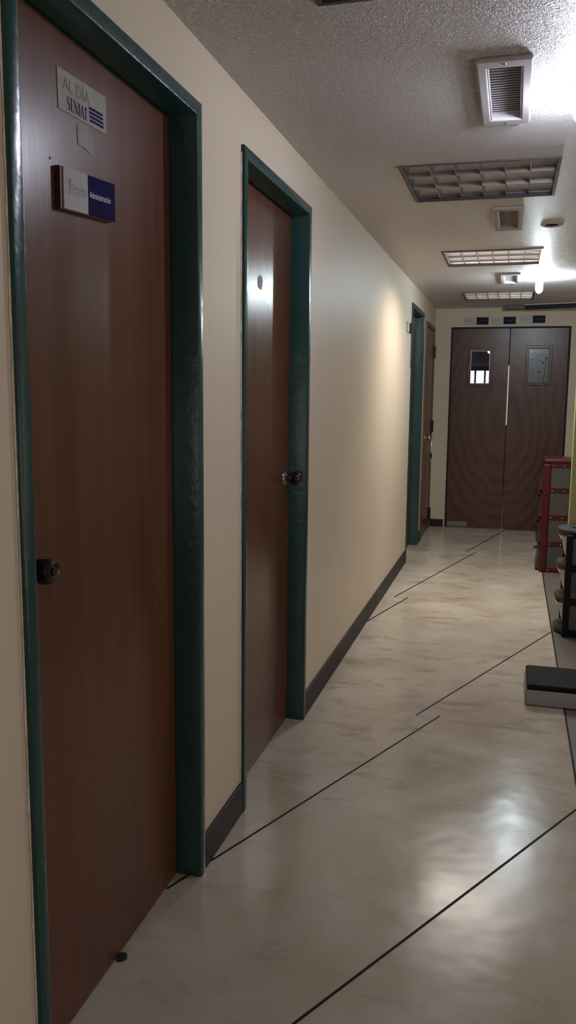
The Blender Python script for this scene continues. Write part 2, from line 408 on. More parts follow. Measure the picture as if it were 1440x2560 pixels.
# ------------------------------------------------------------------ teal framed doors on the left wall
def teal_frame(D, top, parent, mat, W=0.036, face=FACE, depth=-0.115):
    prof = [(0.0, 0.0), (0.0, face-0.004), (0.0015, face-0.0012), (0.005, face), (W-0.006, face), (W-0.002, face-0.0015), (W, face-0.006), (W, depth), (0.0, depth)]
    # the frame walks up one side, over the head and down the other with mitred corners
    bm = bmesh.new(); y0, y1 = D
    def ring(kind):
        out = []
        for (d, x) in prof:
            out.append(bm.verts.new({'lb': (x, y0+d, 0.0), 'lt': (x, y0+d, top-d), 'rt': (x, y1-d, top-d), 'rb': (x, y1-d, 0.0)}[kind]))
        return out
    rs = [ring(k) for k in ('lb', 'lt', 'rt', 'rb')]
    n = len(prof)
    for i in range(3):
        for k in range(n):
            bm.faces.new((rs[i][k], rs[i][(k+1) % n], rs[i+1][(k+1) % n], rs[i+1][k]))
    bm.faces.new(rs[0]); bm.faces.new(rs[3][::-1])
    # rebate stop behind the leaf edge, dark gap
    return link_bm('door_frame', bm, mat, parent, smooth=35)

def shadow_gap(D, top, parent, W=0.036):
    bm = bmesh.new(); y0, y1 = D
    slab(bm, 'x', LEAFX-0.008, LEAFX-0.0045, (y0+W, y1-W), (0.0, top-W), [(y0+W+0.007, y1-W-0.007, -1, top-W-0.007)])
    return link_bm('edge_gap', bm, M['black_gap'], parent)

def paint_edge(y, z0, z1, parent, side=-1, amp=0.006):
    bm = bmesh.new(); z = z0; prev = None
    while z < z1:
        w = max(0.0006, random.gauss(amp*0.5, amp*0.4))
        a, b = bm.verts.new((0.0008, y + side*w, z)), bm.verts.new((0.0035, y, z))
        if prev: bm.faces.new((prev[0], a, b, prev[1]))
        prev = (a, b); z += random.uniform(0.012, 0.05)
    return link_bm('chipped_paint', bm, M['paint_chip'], parent)

def leaf(D, top, parent, mat, W=0.036):
    bm = bmesh.new(); g = 0.004
    box(bm, LEAFX-0.038, LEAFX, D[0]+W+g, D[1]-W-g, 0.004, top-W-g)
    return link_bm('door_leaf', bm, mat, parent, bevel=0.0015)

def knob(y, z, parent, length=0.062, r=0.026):
    bm = bmesh.new()
    lathe(bm, [(0, 0), (0, 0.030), (0.004, 0.029), (0.008, 0.022), (0.012, 0.014), (0.012, 0)], (LEAFX, y, z), (1, 0, 0))
    link_bm('rosette', bm, M['chrome'], parent, smooth=40)
    bm = bmesh.new()
    lathe(bm, [(0.010, 0), (0.010, 0.012), (0.020, 0.013), (0.026, r*0.82), (0.036, r), (0.050, r*0.98), (length-0.004, r*0.86), (length, r*0.7), (length-0.003, r*0.45), (length-0.002, 0)], (LEAFX, y, z), (1, 0, 0))
    link_bm('door_knob', bm, M['knob'], parent, smooth=50)
    bm = bmesh.new()
    lathe(bm, [(length-0.004, 0.0), (length-0.003, 0.008), (length+0.0005, 0.0075), (length+0.001, 0)], (LEAFX, y, z), (1, 0, 0), 16)
    link_bm('keyhole_disc', bm, M['dark_metal'], parent, smooth=40)

d1 = structure(empty('door_1'), 'nearest red-brown door in a teal frame, with blue signs', 'door')
teal_frame(D1, HT, d1, M['teal']); shadow_gap(D1, HT, d1); paint_edge(D1[0]-0.0005, 0.0, HT-0.02, d1, -1, 0.0035)
lf1 = leaf(D1, HT, d1, M['door']); knob(1.322, 1.030, lf1)
bm = bmesh.new(); lathe(bm, [(0, 0), (0.0, 0.003), (0.0006, 0.0026), (0.0007, 0)], (LEAFX+0.0002, 1.452, 1.795), (1, 0, 0), 12); link_bm('screw_hole', bm, M['black_gap'], lf1)
d2 = structure(empty('door_2'), 'second red-brown door in a teal frame, with a knob on its far side', 'door')
teal_frame(D2, HT, d2, M['teal']); shadow_gap(D2, HT, d2); paint_edge(D2[0]-0.0005, 0.1, HT-0.02, d2, -1, 0.004)
lf2 = leaf(D2, HT, d2, M['door']); knob(3.150, 1.026, lf2)
d3 = structure(empty('door_3'), 'teal framed doorway near the end of the corridor', 'door')
teal_frame(D3, HT, d3, M['teal']); shadow_gap(D3, HT, d3); paint_edge(D3[0]-0.0005, 0.1, 1.6, d3, -1, 0.016)
lf3 = leaf(D3, HT, d3, M['door'])

# door 4: plain wooden door at the corner
d4 = structure(empty('door_4'), 'narrow-looking brown wooden side door in the far corner', 'door')
bm = bmesh.new()
slab(bm, 'x', -0.10, 0.014, (D4[0], D4[1]), (0, H4), [(D4[0]+0.04, D4[1]-0.04, -1, H4-0.04)])
link_bm('door_frame', bm, M['door_old'], d4, bevel=0.004)
bm = bmesh.new(); box(bm, -0.035, 0.004, D4[0]+0.044, D4[1]-0.044, 0.005, H4-0.044)
lf4 = link_bm('door_leaf', bm, M['door_end'], d4, bevel=0.002)
for z in (1.79, 1.05, 0.16):
    bm = bmesh.new(); tube(bm, [(0.020, D4[1]-0.042, z-0.06), (0.020, D4[1]-0.042, z+0.06)], 0.009, 10)
    box(bm, 0.003, 0.016, D4[1]-0.075, D4[1]-0.01, z-0.05, z+0.05)
    link_bm('hinge', bm, M['dark_metal'], lf4, smooth=40)
bm = bmesh.new()
lathe(bm, [(0, 0), (0, 0.03), (0.006, 0.028), (0.01, 0.012), (0.03, 0.012), (0.036, 0.022), (0.050, 0.027), (0.062, 0.02), (0.066, 0)], (0.004, D4[0]+0.115, 0.965), (1, 0, 0))
link_bm('door_knob', bm, M['chrome'], lf4, smooth=50)
bm = bmesh.new(); box(bm, 0.0, 0.004, D4[0]+0.05, D4[0]+0.105, 0.9, 1.03); link_bm('latch_plate', bm, M['grey_panel'], lf4)
# keys
ky = empty('key_bunch', (0.072, D4[0]+0.125, 0.94))
bm = bmesh.new()
for dy, l in ((-0.022, 0.11), (0.0, 0.12), (0.02, 0.13)):
    tube(bm, [(0, 0, 0.0), (0.002, dy*0.6, -l*0.5), (0.003, dy, -l)], 0.0022, 6)
link_bm('chain', bm, M['chrome'], ky)
bm = bmesh.new(); n = 20
tube(bm, [(0.0, 0.018*math.cos(2*math.pi*k/n), 0.004+0.018*math.sin(2*math.pi*k/n)) for k in range(n+1)], 0.002, 6); link_bm('ring', bm, M['chrome'], ky, smooth=60)
bm = bmesh.new()
box(bm, -0.008, 0.008, -0.035, 0.032, -0.155, -0.122); box(bm, -0.006, 0.006, 0.012, 0.032, -0.18, -0.15)
link_bm('fob', bm, M['cart_black'], ky, bevel=0.005)
bm = bmesh.new(); box(bm, -0.002, 0.002, -0.02, -0.008, -0.195, -0.15); box(bm, -0.002, 0.002, 0.0, 0.01, -0.2, -0.15); link_bm('key', bm, M['chrome'], ky)
tag(ky, 'bunch of keys with a black fob hanging from the side door knob', 'keys')

# ------------------------------------------------------------------ signs on door 1
def X1(x): return lambda u, v: (x, u, v)
st = empty('door_sticker', (0, 0, 0))
bm = bmesh.new()
q = [(1.484, 1.970), (1.679, 1.977), (1.679, 1.902), (1.486, 1.895)]
x0 = LEAFX+0.0004
bm.faces.new([bm.verts.new((LEAFX+0.0014, u, v)) for u, v in q]); e = bmesh.ops.extrude_face_region(bm, geom=bm.faces[:])
for v in [g for g in e['geom'] if isinstance(g, bmesh.types.BMVert)]: v.co.x = x0
link_bm('sheet', bm, M['paper'], st)
bm = text_bm('AL DÍA', 0.034, lambda u, v: (LEAFX+0.0019, 1.503+u, 1.936+v+u*0.02), 1.0); link_bm('faded_lettering', bm, M['ink_faint'], st)
# condensed serif capitals drawn from strokes
bm = bmesh.new(); bx_, by_, hh = 1.519, 1.9035, 0.024
XX = lambda u, v: (LEAFX+0.0021, bx_+u, by_+v)
tk, tn = 0.0030, 0.0011
def S(p, w): stroke_poly(bm, [(a, b*hh) for a, b in p], w, XX)
S([(0.0095, 0.84), (0.008, 0.97), (0.004, 0.99), (0.001, 0.88), (0.0012, 0.70), (0.0085, 0.34), (0.0098, 0.18), (0.007, 0.02), (0.003, 0.01), (0.0008, 0.16)], [tn, tn, tn, 0.002, tk, tk, 0.002, tn, tn])
o_ = 0.0135
S([(o_+0.002, 0), (o_+0.002, 1)], tk); S([(o_, 0.98), (o_+0.010, 0.98), (o_+0.0105, 0.84)], tn); S([(o_, 0.02), (o_+0.0105, 0.02), (o_+0.011, 0.18)], tn); S([(o_+0.002, 0.52), (o_+0.008, 0.52)], tn)
o_ = 0.0275
S([(o_+0.0012, 0), (o_+0.0012, 1)], tn); S([(o_, 1), (o_+0.012, 0.0)], tk); S([(o_+0.0122, 0), (o_+0.0122, 1)], tn); S([(o_-0.001, 0.01), (o_+0.004, 0.01)], tn); S([(o_+0.010, 0.99), (o_+0.0145, 0.99)], tn)
o_ = 0.0450
S([(o_+0.002, 0), (o_+0.002, 1)], tk); S([(o_-0.0005, 0.98), (o_+0.0045, 0.98)], tn); S([(o_-0.0005, 0.02), (o_+0.0045, 0.02)], tn)
o_ = 0.0520
S([(o_, 0), (o_+0.006, 1)], tn); S([(o_+0.006, 1), (o_+0.0115, 0)], tk); S([(o_+0.002, 0.36), (o_+0.010, 0.36)], tn); S([(o_-0.001, 0.02), (o_+0.003, 0.02)], tn)
o_ = 0.0665
S([(o_+0.005, 0), (o_+0.005, 1)], tk); S([(o_, 0.97), (o_+0.010, 0.97)], 0.0018); S([(o_+0.0025, 0.02), (o_+0.0075, 0.02)], tn)
link_bm('lettering', bm, M['ink_blue'], st)
bm = bmesh.new()
for k in range(4):
    z = 1.9065+k*0.0078; x = LEAFX+0.0021
    bm.faces.new([bm.verts.new((x, u, v)) for u, v in ((1.608-k*0.001, z+0.0004), (1.666-k*0.001, z+0.003), (1.666-k*0.001, z+0.0078), (1.608-k*0.001, z+0.0052))])
link_bm('stripes', bm, M['ink_blue'], st)
tag(st, 'worn white sticker with blue serif letters and stripes, high on the nearest door', 'sticker')

bm = bmesh.new()
pt = [(1.558, 1.886), (1.571, 1.888), (1.580, 1.880), (1.600, 1.888), (1.614, 1.884), (1.622, 1.866), (1.620, 1.850), (1.606, 1.843), (1.585, 1.849), (1.559, 1.848), (1.556, 1.866)]
bm.faces.new([bm.verts.new((LEAFX+0.0005, u, v)) for u, v in pt]); e = bmesh.ops.extrude_face_region(bm, geom=bm.faces[:])
for v in [g for g in e['geom'] if isinstance(g, bmesh.types.BMVert)]: v.co.x = LEAFX+0.0012
tag(link_bm('paper_remnant', bm, M['tape']), 'torn greyish scrap of paper stuck just under the striped sticker', 'paper')

def plaque_board(parent, y0, y1, z0, z1, x0, x1, ysplit, tilt, boardmat, whitemat, navymat):
    bm = bmesh.new(); box(bm, x0, x1-0.003, y0-0.004, y1-0.002, z0-0.002, z1+0.001)
    for v in bm.verts: v.co.z += (v.co.y-y0)*tilt
    link_bm('backing_board', bm, boardmat, parent, bevel=0.001)
    for nm, a, b, mt in (('white_panel', y0+0.004, ysplit, whitemat), ('navy_panel', ysplit, y1, navymat)):
        bm = bmesh.new(); box(bm, x1-0.003, x1, a, b, z0, z1)
        for v in bm.verts: v.co.z += (v.co.y-y0)*tilt
        link_bm(nm, bm, mt, parent)
pq = empty('door_plaque')
PX = LEAFX+0.015; tilt = 0.075
plaque_board(pq, 1.470, 1.686, 1.708, 1.785, LEAFX+0.0002, PX, 1.568, tilt, M['brown_board'], M['white_plate'], M['navy'])
T = lambda bx, bz: (lambda u, v: (PX+0.0006, bx+u, bz+v+(bx+u-1.470)*tilt))
link_bm('lettering', text_bm('Administración', 0.0178, T(1.5745, 1.742), 0.83, 0.0002), M['ink_white'], pq)
bm = bmesh.new(); f = T(1.496, 1.752)
n = 26
stroke_poly(bm, [(0.0135*math.cos(t), 0.016*math.sin(t)) for t in [2*math.pi*k/n for k in range(n+1)]], 0.0009, f)
link_bm('logo_ring', bm, M['ink_tan'], pq)
bm = bmesh.new()
stroke_poly(bm, [(0.002+0.0028*math.cos(t), 0.009+0.0028*math.sin(t)) for t in [2*math.pi*k/8 for k in range(9)]], 0.003, f)
stroke_poly(bm, [(-0.007, 0.006), (0.001, 0.001), (0.002, -0.009)], 0.0032, f)
stroke_poly(bm, [(0.010, 0.004), (0.002, 0.0)], 0.0026, f)
stroke_poly(bm, [(-0.003, -0.016), (0.002, -0.009), (0.005, -0.012)], 0.0022, f)
for r, (u0, u1), w in ((0.002, (0.012, 0.060), 0.0010), (-0.0025, (0.012, 0.063), 0.0026), (-0.009, (0.014, 0.064), 0.0022), (-0.014, (0.020, 0.044), 0.0010)):
    u = u0
    while u < u1:
        du = random.uniform(0.003, 0.009); stroke_poly(bm, [(u, r), (min(u+du, u1), r)], w, f); u += du+0.0014
link_bm('logo_figure', bm, M['ink_dark'], pq)
tag(pq, 'white and navy office plaque with a figure logo on the nearest door', 'plaque')

# small torn sticker on door 2
so = empty('torn_sticker')
bm = bmesh.new()
bm.faces.new([bm.verts.new((LEAFX+0.001, u, v)) for u, v in ((2.768, 1.750), (2.800, 1.766), (2.824, 1.757), (2.822, 1.728), (2.806, 1.716), (2.772, 1.722))])
link_bm('paper', bm, M['paper'], so)
bm = bmesh.new()
stroke_poly(bm, [(2.776, 1.728), (2.779, 1.752), (2.812, 1.758), (2.814, 1.732), (2.782, 1.726)], 0.0045, X1(LEAFX+0.0016))
stroke_poly(bm, [(2.788, 1.74), (2.806, 1.744)], 0.004, X1(LEAFX+0.0016))
link_bm('printed_mark', bm, M['brown_board'], so)
tag(so, 'small torn white sticker on the second door', 'sticker')

# plaque beside door 3
p3 = empty('door_plaque')
bm = bmesh.new(); box(bm, 0.0002, 0.004, 6.33, 6.60, 1.838, 1.912); link_bm('backing_board', bm, M['brown_board'], p3)
bm = bmesh.new(); box(bm, 0.004, 0.007, 6.33, 6.46, 1.838, 1.912); link_bm('white_panel', bm, M['cream_plate'], p3)
bm = bmesh.new(); box(bm, 0.004, 0.007, 6.46, 6.60, 1.838, 1.912); link_bm('navy_panel', bm, M['navy_far'], p3)
tag(p3, 'small white and navy plaque on the wall beside the third teal doorway', 'plaque')

# end wall plaques
lab = ['leftmost of the three small plaques above the double door', 'middle plaque of the three above the double door', 'rightmost of the three small plaques above the double door']
def end_plaque(xa, z, label):
    r = empty('wall_plaque', (xa, L, z))
    bm = bmesh.new(); box(bm, -0.117, 0.118, -0.006, -0.0002, 0, 0.071); link_bm('backing_board', bm, M['brown_board'], r)
    bm = bmesh.new(); box(bm, -0.117, 0.0, -0.010, -0.006, 0, 0.071); link_bm('white_panel', bm, M['wall_plate'], r)
    bm = bmesh.new(); box(bm, 0.0, 0.118, -0.010, -0.006, 0, 0.071); link_bm('navy_panel', bm, M['navy_far'], r)
    bm = bmesh.new()
    g = lambda u, v: (u, -0.0106, v)
    stroke_poly(bm, [(-0.102, 0.028), (-0.098, 0.040), (-0.090, 0.044), (-0.086, 0.030), (-0.094, 0.024)], 0.003, g)
    stroke_poly(bm, [(-0.080, 0.034), (-0.038, 0.034)], 0.0045, g)
    link_bm('printed_logo', bm, M['ink_faint2'], r)
    bm = bmesh.new()
    u = 0.03
    while u < 0.09:
        du = random.uniform(0.005, 0.014); stroke_poly(bm, [(u, 0.036), (u+du, 0.036)], 0.006, g); u += du+0.004
    link_bm('printed_line', bm, M['ink_faint3'], r)
    return tag(r, label, 'plaque', 'white and navy plaques above the double door')
M['wall_plate'] = simple('pale_plate_near_wall_colour', (0.50, 0.43, 0.34), 0.5)
M['ink_faint2'] = simple('grey_print', (0.16, 0.15, 0.16), 0.5)
M['ink_faint3'] = simple('grey_blue_print', (0.05, 0.055, 0.12), 0.5)
for xa, z, lb in ((0.407, 2.071, lab[0]), (0.670, 2.072, lab[1]), (0.949, 2.080, lab[2])): end_plaque(xa, z, lb)

# ------------------------------------------------------------------ end double door
d5 = structure(empty('door_5'), 'brown double door with two small windows at the end of the corridor', 'door')
bm = bmesh.new()
slab(bm, 'y', L-0.004, L+0.10, (EX0-0.0075, EX1+0.0075), (0, HE+0.0075), [(EX0+0.006, EX1-0.006, -1, HE-0.006)])
link_bm('door_frame', bm, M['black_gap'], d5)
W1 = (0.363, 0.555, 1.484, 1.815); W2 = (0.930, 1.124, 1.498, 1.832)
for (a, b, w) in ((EX0+0.008, EXM-0.005, W1), (EXM+0.004, EX1-0.012, W2)):
    bm = bmesh.new(); slab(bm, 'y', L+0.004, L+0.044, (a, b), (0.006, HE-0.010), [w])
    lf = link_bm('door_leaf', bm, M['door_end'], d5)
    bm = bmesh.new(); slab(bm, 'y', L-0.008, L+0.004, (w[0]-0.028, w[1]+0.028), (w[2]-0.028, w[3]+0.028), [w])
    link_bm('window_moulding', bm, M['door_end'], lf, bevel=0.004)
    if w is W1:
        bm = bmesh.new(); box(bm, w[0]+0.0003, w[1]-0.0003, L+0.020, L+0.026, w[2]+0.0003, w[3]-0.0003); link_bm('glass_pane', bm, M['glass'], lf)
        bm = bmesh.new(); slab(bm, 'y', L+0.006, L+0.018, (w[0]+0.0003, w[1]-0.0003), (w[2]+0.0003, w[3]-0.0003), [(w[0]+0.007, w[1]-0.007, w[2]+0.007, w[3]-0.007)])
        link_bm('glazing_bead', bm, M['trim_metal'], lf)
        bm = bmesh.new(); box(bm, a+0.012, a+0.215, L-0.001, L+0.004, 0.010, 0.062); link_bm('kick_plate', bm, M['kick'], lf, bevel=0.001)
    else:
        bm = bmesh.new(); box(bm, w[0]+0.0003, w[1]-0.0003, L+0.016, L+0.026, w[2]+0.0003, w[3]-0.0003); link_bm('glass_pane', bm, M['film'], lf)
        bm = bmesh.new(); yy = L+0.0150
        def bez(pts, r): tube(bm, [(x, yy, z) for x, z in pts], r, 6)
        bez([(0.945, 1.70), (0.955, 1.62), (0.985, 1.55), (1.03, 1.52), (1.085, 1.50)], 0.0012)
        bez([(1.105, 1.765), (1.097, 1.68), (1.090, 1.60), (1.078, 1.515)], 0.0022)
        bez([(0.95, 1.77), (0.99, 1.79), (1.03, 1.755), (1.07, 1.77), (1.11, 1.75)], 0.0012)
        bez([(0.95, 1.72), (1.0, 1.74), (1.05, 1.71), (1.09, 1.70)], 0.0012)
        link_bm('cable', bm, M['cable'], lf)
        bm = bmesh.new()
        for (cx, cz, rx, rz) in ((1.095, 1.738, 0.022, 0.009), (1.068, 1.694, 0.017, 0.010), (1.035, 1.605, 0.016, 0.008), (0.955, 1.722, 0.011, 0.006), (1.025, 1.715, 0.010, 0.005)):
            bm.faces.new([bm.verts.new((cx+rx*math.cos(2*math.pi*k/14), yy, cz+rz*math.sin(2*math.pi*k/14))) for k in range(14)])
        link_bm('connector', bm, M['cable'], lf)

# room behind the double door
bm = bmesh.new(); box(bm, -1.5, 2.5, 13.9, 14.0, 0, 2.6); structure(link_bm('wall_far', bm, M['back_wall']))
bm = bmesh.new(); box(bm, -1.5, 2.5, L+0.14, 14.0, -0.05, 0); structure(link_bm('floor', bm, M['grey_floor']))
bm = bmesh.new(); box(bm, -1.5, 2.5, L+0.14, 14.0, 2.6, 2.65); structure(link_bm('ceiling', bm, M['back_wall']))
bm = bmesh.new(); box(bm, -1.6, -1.5, L+0.14, 14.0, 0, 2.6); structure(link_bm('wall_far', bm, M['back_wall']))
bm = bmesh.new(); box(bm, 2.5, 2.6, L+0.14, 14.0, 0, 2.6); structure(link_bm('wall_far', bm, M['back_wall']))
w1 = structure(empty('window_1'), 'bright barred window seen through the left door glass', 'window')
bm = bmesh.new(); box(bm, -0.12, 0.62, 13.885, 13.9, 1.555, 1.775); link_bm('pane', bm, M['day'], w1)
bm = bmesh.new()
box(bm, -0.15, 0.65, 13.86, 13.885, 1.765, 1.84); box(bm, -0.15, 0.65, 13.86, 13.885, 1.50, 1.568)
for x in (0.165, 0.318): box(bm, x, x+0.035, 13.86, 13.885, 1.5, 1.8)
link_bm('window_frame', bm, M['navy_far'], w1)
w2 = structure(empty('window_2'), 'bright slit between the two leaves of the double door', 'window')
bm = bmesh.new(); box(bm, 0.66, 0.78, 13.885, 13.9, 0.9, 1.85); link_bm('pane', bm, M['day_dim'], w2)
bm = bmesh.new(); lathe(bm, [(0, 0), (0.0, 0.02), (-0.02, 0.024), (-0.035, 0.02), (-0.045, 0)], (0.447, 12, 1.995), (0, 0, 1), 20)
gl = empty('globe_lamp', (0, 0, 0))
link_bm('globe', bm, M['day'], gl, smooth=60)
bm = bmesh.new(); tube(bm, [(0.447, 12, 1.99), (0.447, 12, 2.6)], 0.004, 8); link_bm('cord', bm, M['beam'], gl)
tag(gl, 'small round glowing lamp seen through the left door glass', 'lamp')

# ------------------------------------------------------------------ ceiling fixtures
def troffer(y0, label, tube_mat=None):
    r = empty('ceiling_light', (TROFF_X[0], y0, CEIL)); w = TROFF_X[1]-TROFF_X[0]; d = 0.594; t = 0.007
    bm = bmesh.new()
    slab(bm, 'z', -0.005, 0.0, (-0.006, w+0.006), (-0.006, d+0.006), [(t, w-t, t, d-t)])
    slab(bm, 'z', 0.0, 0.012, (0.001, w-0.001), (0.001, d-0.001), [(t, w-t, t, d-t)])
    link_bm('rim', bm, M['rim_dark'], r, bevel=0.001)
    bm = bmesh.new()
    slab(bm, 'z', 0.0122, 0.105, (0.001, w-0.001), (0.001, d-0.001), [(t, w-t, t, d-t)])
    box(bm, 0.001, w-0.001, 0.001, d-0.001, 0.105, 0.108)
    link_bm('housing', bm, M['troffer'], r)
    rows = 3; rd = (d-2*t)/rows
    for k in range(rows):
        ya = t + k*rd + 0.0004; yb = ya+rd-0.0008; n = 12; bm = bmesh.new()
        prev = None
        for j in range(n+1):
            s = j/n; y = ya+(yb-ya)*s; z = 0.022 + 0.036*(1-(2*s-1)**2)
            a, b = bm.verts.new((t+0.001, y, z)), bm.verts.new((w-t-0.001, y, z))
            if prev: bm.faces.new((prev[0], prev[1], b, a))
            prev = (a, b)
        link_bm('reflector', bm, M['troffer'], r, smooth=60)
        bm = bmesh.new(); yc = (ya+yb)/2; tube(bm, [(t+0.006, yc, 0.038), (w-t-0.006, yc, 0.038)], 0.010, 12)
        link_bm('tube', bm, tube_mat or M['tube'], r, smooth=60)
        bm = bmesh.new()
        for j in range(1, 6):
            x = t+(w-2*t)*j/6
            # blade tapered like a V, deeper in the middle of the trough
            vs = []
            for (y, z) in ((ya, 0.004), (yb, 0.004), (yb, 0.021), (yc+0.03, 0.026), (yc-0.03, 0.026), (ya, 0.021)):
                vs.append((bm.verts.new((x-0.0016, y, z)), bm.verts.new((x+0.0016, y, z))))
            bm.faces.new([v[0] for v in vs]); bm.faces.new([v[1] for v in vs][::-1])
            for q in range(6): bm.faces.new((vs[q][0], vs[(q+1) % 6][0], vs[(q+1) % 6][1], vs[q][1]))
        link_bm('cross_blades', bm, M['blade'], r)
    bm = bmesh.new()
    for k in (1, 2):
        y = t+k*rd; box(bm, t, w-t, y-0.0012, y+0.0012, 0.004, 0.022)
    link_bm('louvre_rail', bm, M['blade'], r)
    return tag(r, label, 'ceiling light', 'louvred square ceiling lights')
T_ = [troffer(TROFF_Y[0], 'louvred ceiling light cut off by the top edge of the photo'),
      troffer(TROFF_Y[1], 'unlit louvred ceiling light nearest in full view, beside crumbled plaster'),
      troffer(TROFF_Y[2], 'louvred ceiling light in front of the glowing far bulb, second in full view', M['tube_lit']),
      troffer(TROFF_Y[3], 'louvred ceiling light farthest away, just before the double door', M['tube_reflect'])]
# crumbled plaster beside the first full light
bm = bmesh.new(); prevs = None
for k in range(13):
    s = k/12; y = 3.33+s*0.58; w = 0.010+0.020*abs(math.sin(s*5.3+0.6))*(1.1-s*0.5)+random.uniform(0, 0.005)
    a, b = bm.verts.new((TROFF_X[0]-0.0102-w, y, CEIL-0.0006)), bm.verts.new((TROFF_X[0]-0.0102, y, CEIL-0.003))
    if prevs: bm.faces.new((prevs[0], a, b, prevs[1]))
    prevs = (a, b)
structure(link_bm('trim_9', bm, M['plaster']), 'pale crumbled plaster along the edge of a ceiling light', 'plaster')

def vent(y0, mat, label):
    r = empty('ceiling_vent', (VX[0], y0, CEIL)); w = VX[1]-VX[0]; d = VLEN
    hb = (0.028, w-0.028, 0.05, d-0.05)
    bm = bmesh.new(); slab(bm, 'z', -0.014, 0.0, (0, w), (0, d), [hb]); link_bm('frame', bm, mat, r, bevel=0.005, seg=3)
    bm = bmesh.new(); slab(bm, 'z', -0.012, 0.026, (hb[0]+0.0005, hb[1]-0.0005), (hb[2]+0.0005, hb[3]-0.0005), [(hb[0]+0.002, hb[1]-0.002, hb[2]+0.002, hb[3]-0.002)])
    box(bm, hb[0]+0.001, hb[1]-0.001, hb[2]+0.001, hb[3]-0.001, 0.026, 0.028)
    link_bm('duct_sleeve', bm, mat, r)
    bm = bmesh.new(); n = 22
    for k in range(n):
        y = hb[2]+0.012+(hb[3]-hb[2]-0.024)*k/(n-1)
        vs = [bm.verts.new(c) for c in ((hb[0]+0.003, y-0.004, 0.007), (hb[1]-0.003, y-0.004, 0.007), (hb[1]-0.003, y+0.009, 0.019), (hb[0]+0.003, y+0.009, 0.019),
                                        (hb[0]+0.003, y-0.001, 0.006), (hb[1]-0.003, y-0.001, 0.006), (hb[1]-0.003, y+0.012, 0.018), (hb[0]+0.003, y+0.012, 0.018))]
        for q in ((0,3,2,1),(4,5,6,7),(0,1,5,4),(1,2,6,5),(2,3,7,6),(3,0,4,7)): bm.faces.new([vs[i] for i in q])
    link_bm('slats', bm, M['slat'] if mat is M['vent'] else mat, r)
    for y in (0.022, d-0.022):
        bm = bmesh.new(); lathe(bm, [(0, 0), (0, 0.005), (0.002, 0.004), (0.003, 0)], (w/2, y, -0.014), (0, 0, -1), 12); link_bm('screw', bm, M['chrome'], r, smooth=50)
    return tag(r, label, 'vent', 'white ceiling vents')
vent(VENT_Y[0], M['vent'], 'white ribbed ceiling vent nearest the viewer, beside the brightest lamp')
vent(VENT_Y[1], M['vent_far'], 'dusty ceiling vent beside the unlit downlight')
vent(VENT_Y[2], M['vent'], 'small white ceiling vent beside the hanging far bulb')

def downlight(x, y, bulb, label):
    r = empty('downlight', (x, y, CEIL))
    bm = bmesh.new()
    lathe(bm, [(0.0, 0.034), (-0.004, 0.040), (-0.006, 0.046), (-0.004, 0.053), (0.0, 0.056), (0.0, 0.034)], (0, 0, 0), (0, 0, 1), 36)
    link_bm('ring', bm, M['trim_metal'] if bulb else M['vent_far'], r, smooth=60)
    bm = bmesh.new()
    lathe(bm, [(0.0, 0.034), (0.09, 0.028), (0.092, 0.0)], (0, 0, 0), (0, 0, 1), 36)
    link_bm('cup', bm, M['dark_metal'] if not bulb else M['trim_metal'], r, smooth=60)
    if bulb:
        z0 = -0.125 if bulb is M['bulb_far'] else -0.095
        bm = bmesh.new()
        lathe(bm, [(z0, 0), (z0+0.004, 0.012), (z0+0.014, 0.022), (z0+0.03, 0.026), (-0.02, 0.026), (0.005, 0.018), (0.03, 0.014), (0.03, 0)], (0, 0, 0), (0, 0, 1), 24)
        link_bm('bulb', bm, bulb, r, smooth=60)
    return tag(r, label, 'downlight', 'round ceiling downlights')
downlight(*LAMPS[0], M['bulb_near'], 'glaring downlight nearest the viewer at the right edge')
downlight(*LAMPS[1], None, 'unlit dark round downlight in the middle of the ceiling')
downlight(*LAMPS[2], M['bulb_far'], 'glowing downlight with a bulb hanging below the far ceiling')

# dark channel under the ceiling by the end wall
bmch = empty('ceiling_channel')
bm = bmesh.new()
vs = [bm.verts.new(c) for z in (2.192, CEIL-0.0005) for c in ((0.865, 8.40, z), (3.39, 7.75, z), (3.39, 7.83, z), (0.865, 8.48, z))]
vs = [v for v in vs]
for v in vs: v.co.z = v.co.z
for q in ((0,1,2,3),(4,5,6,7),(0,1,5,4),(1,2,6,5),(2,3,7,6),(3,0,4,7)): bm.faces.new([vs[i] for i in q])
link_bm('channel', bm, M['beam'], bmch)
bm = bmesh.new()
vs = [bm.verts.new(c) for z in (2.226, CEIL-0.0005) for c in ((0.86, 8.385, z), (3.39, 7.735, z), (3.39, 7.75, z), (0.86, 8.40, z))]
for q in ((0,1,2,3),(4,5,6,7),(0,1,5,4),(1,2,6,5),(2,3,7,6),(3,0,4,7)): bm.faces.new([vs[i] for i in q])
link_bm('lip', bm, M['beam_lip'], bmch)
bm = bmesh.new(); box(bm, 0.68, 0.862, 8.42, 8.50, 2.196, CEIL-0.0005); link_bm('end_box', bm, M['rim_dark'], bmch, bevel=0.004)
tag(bmch, 'dark metal channel crossing the ceiling above the double door', 'channel')

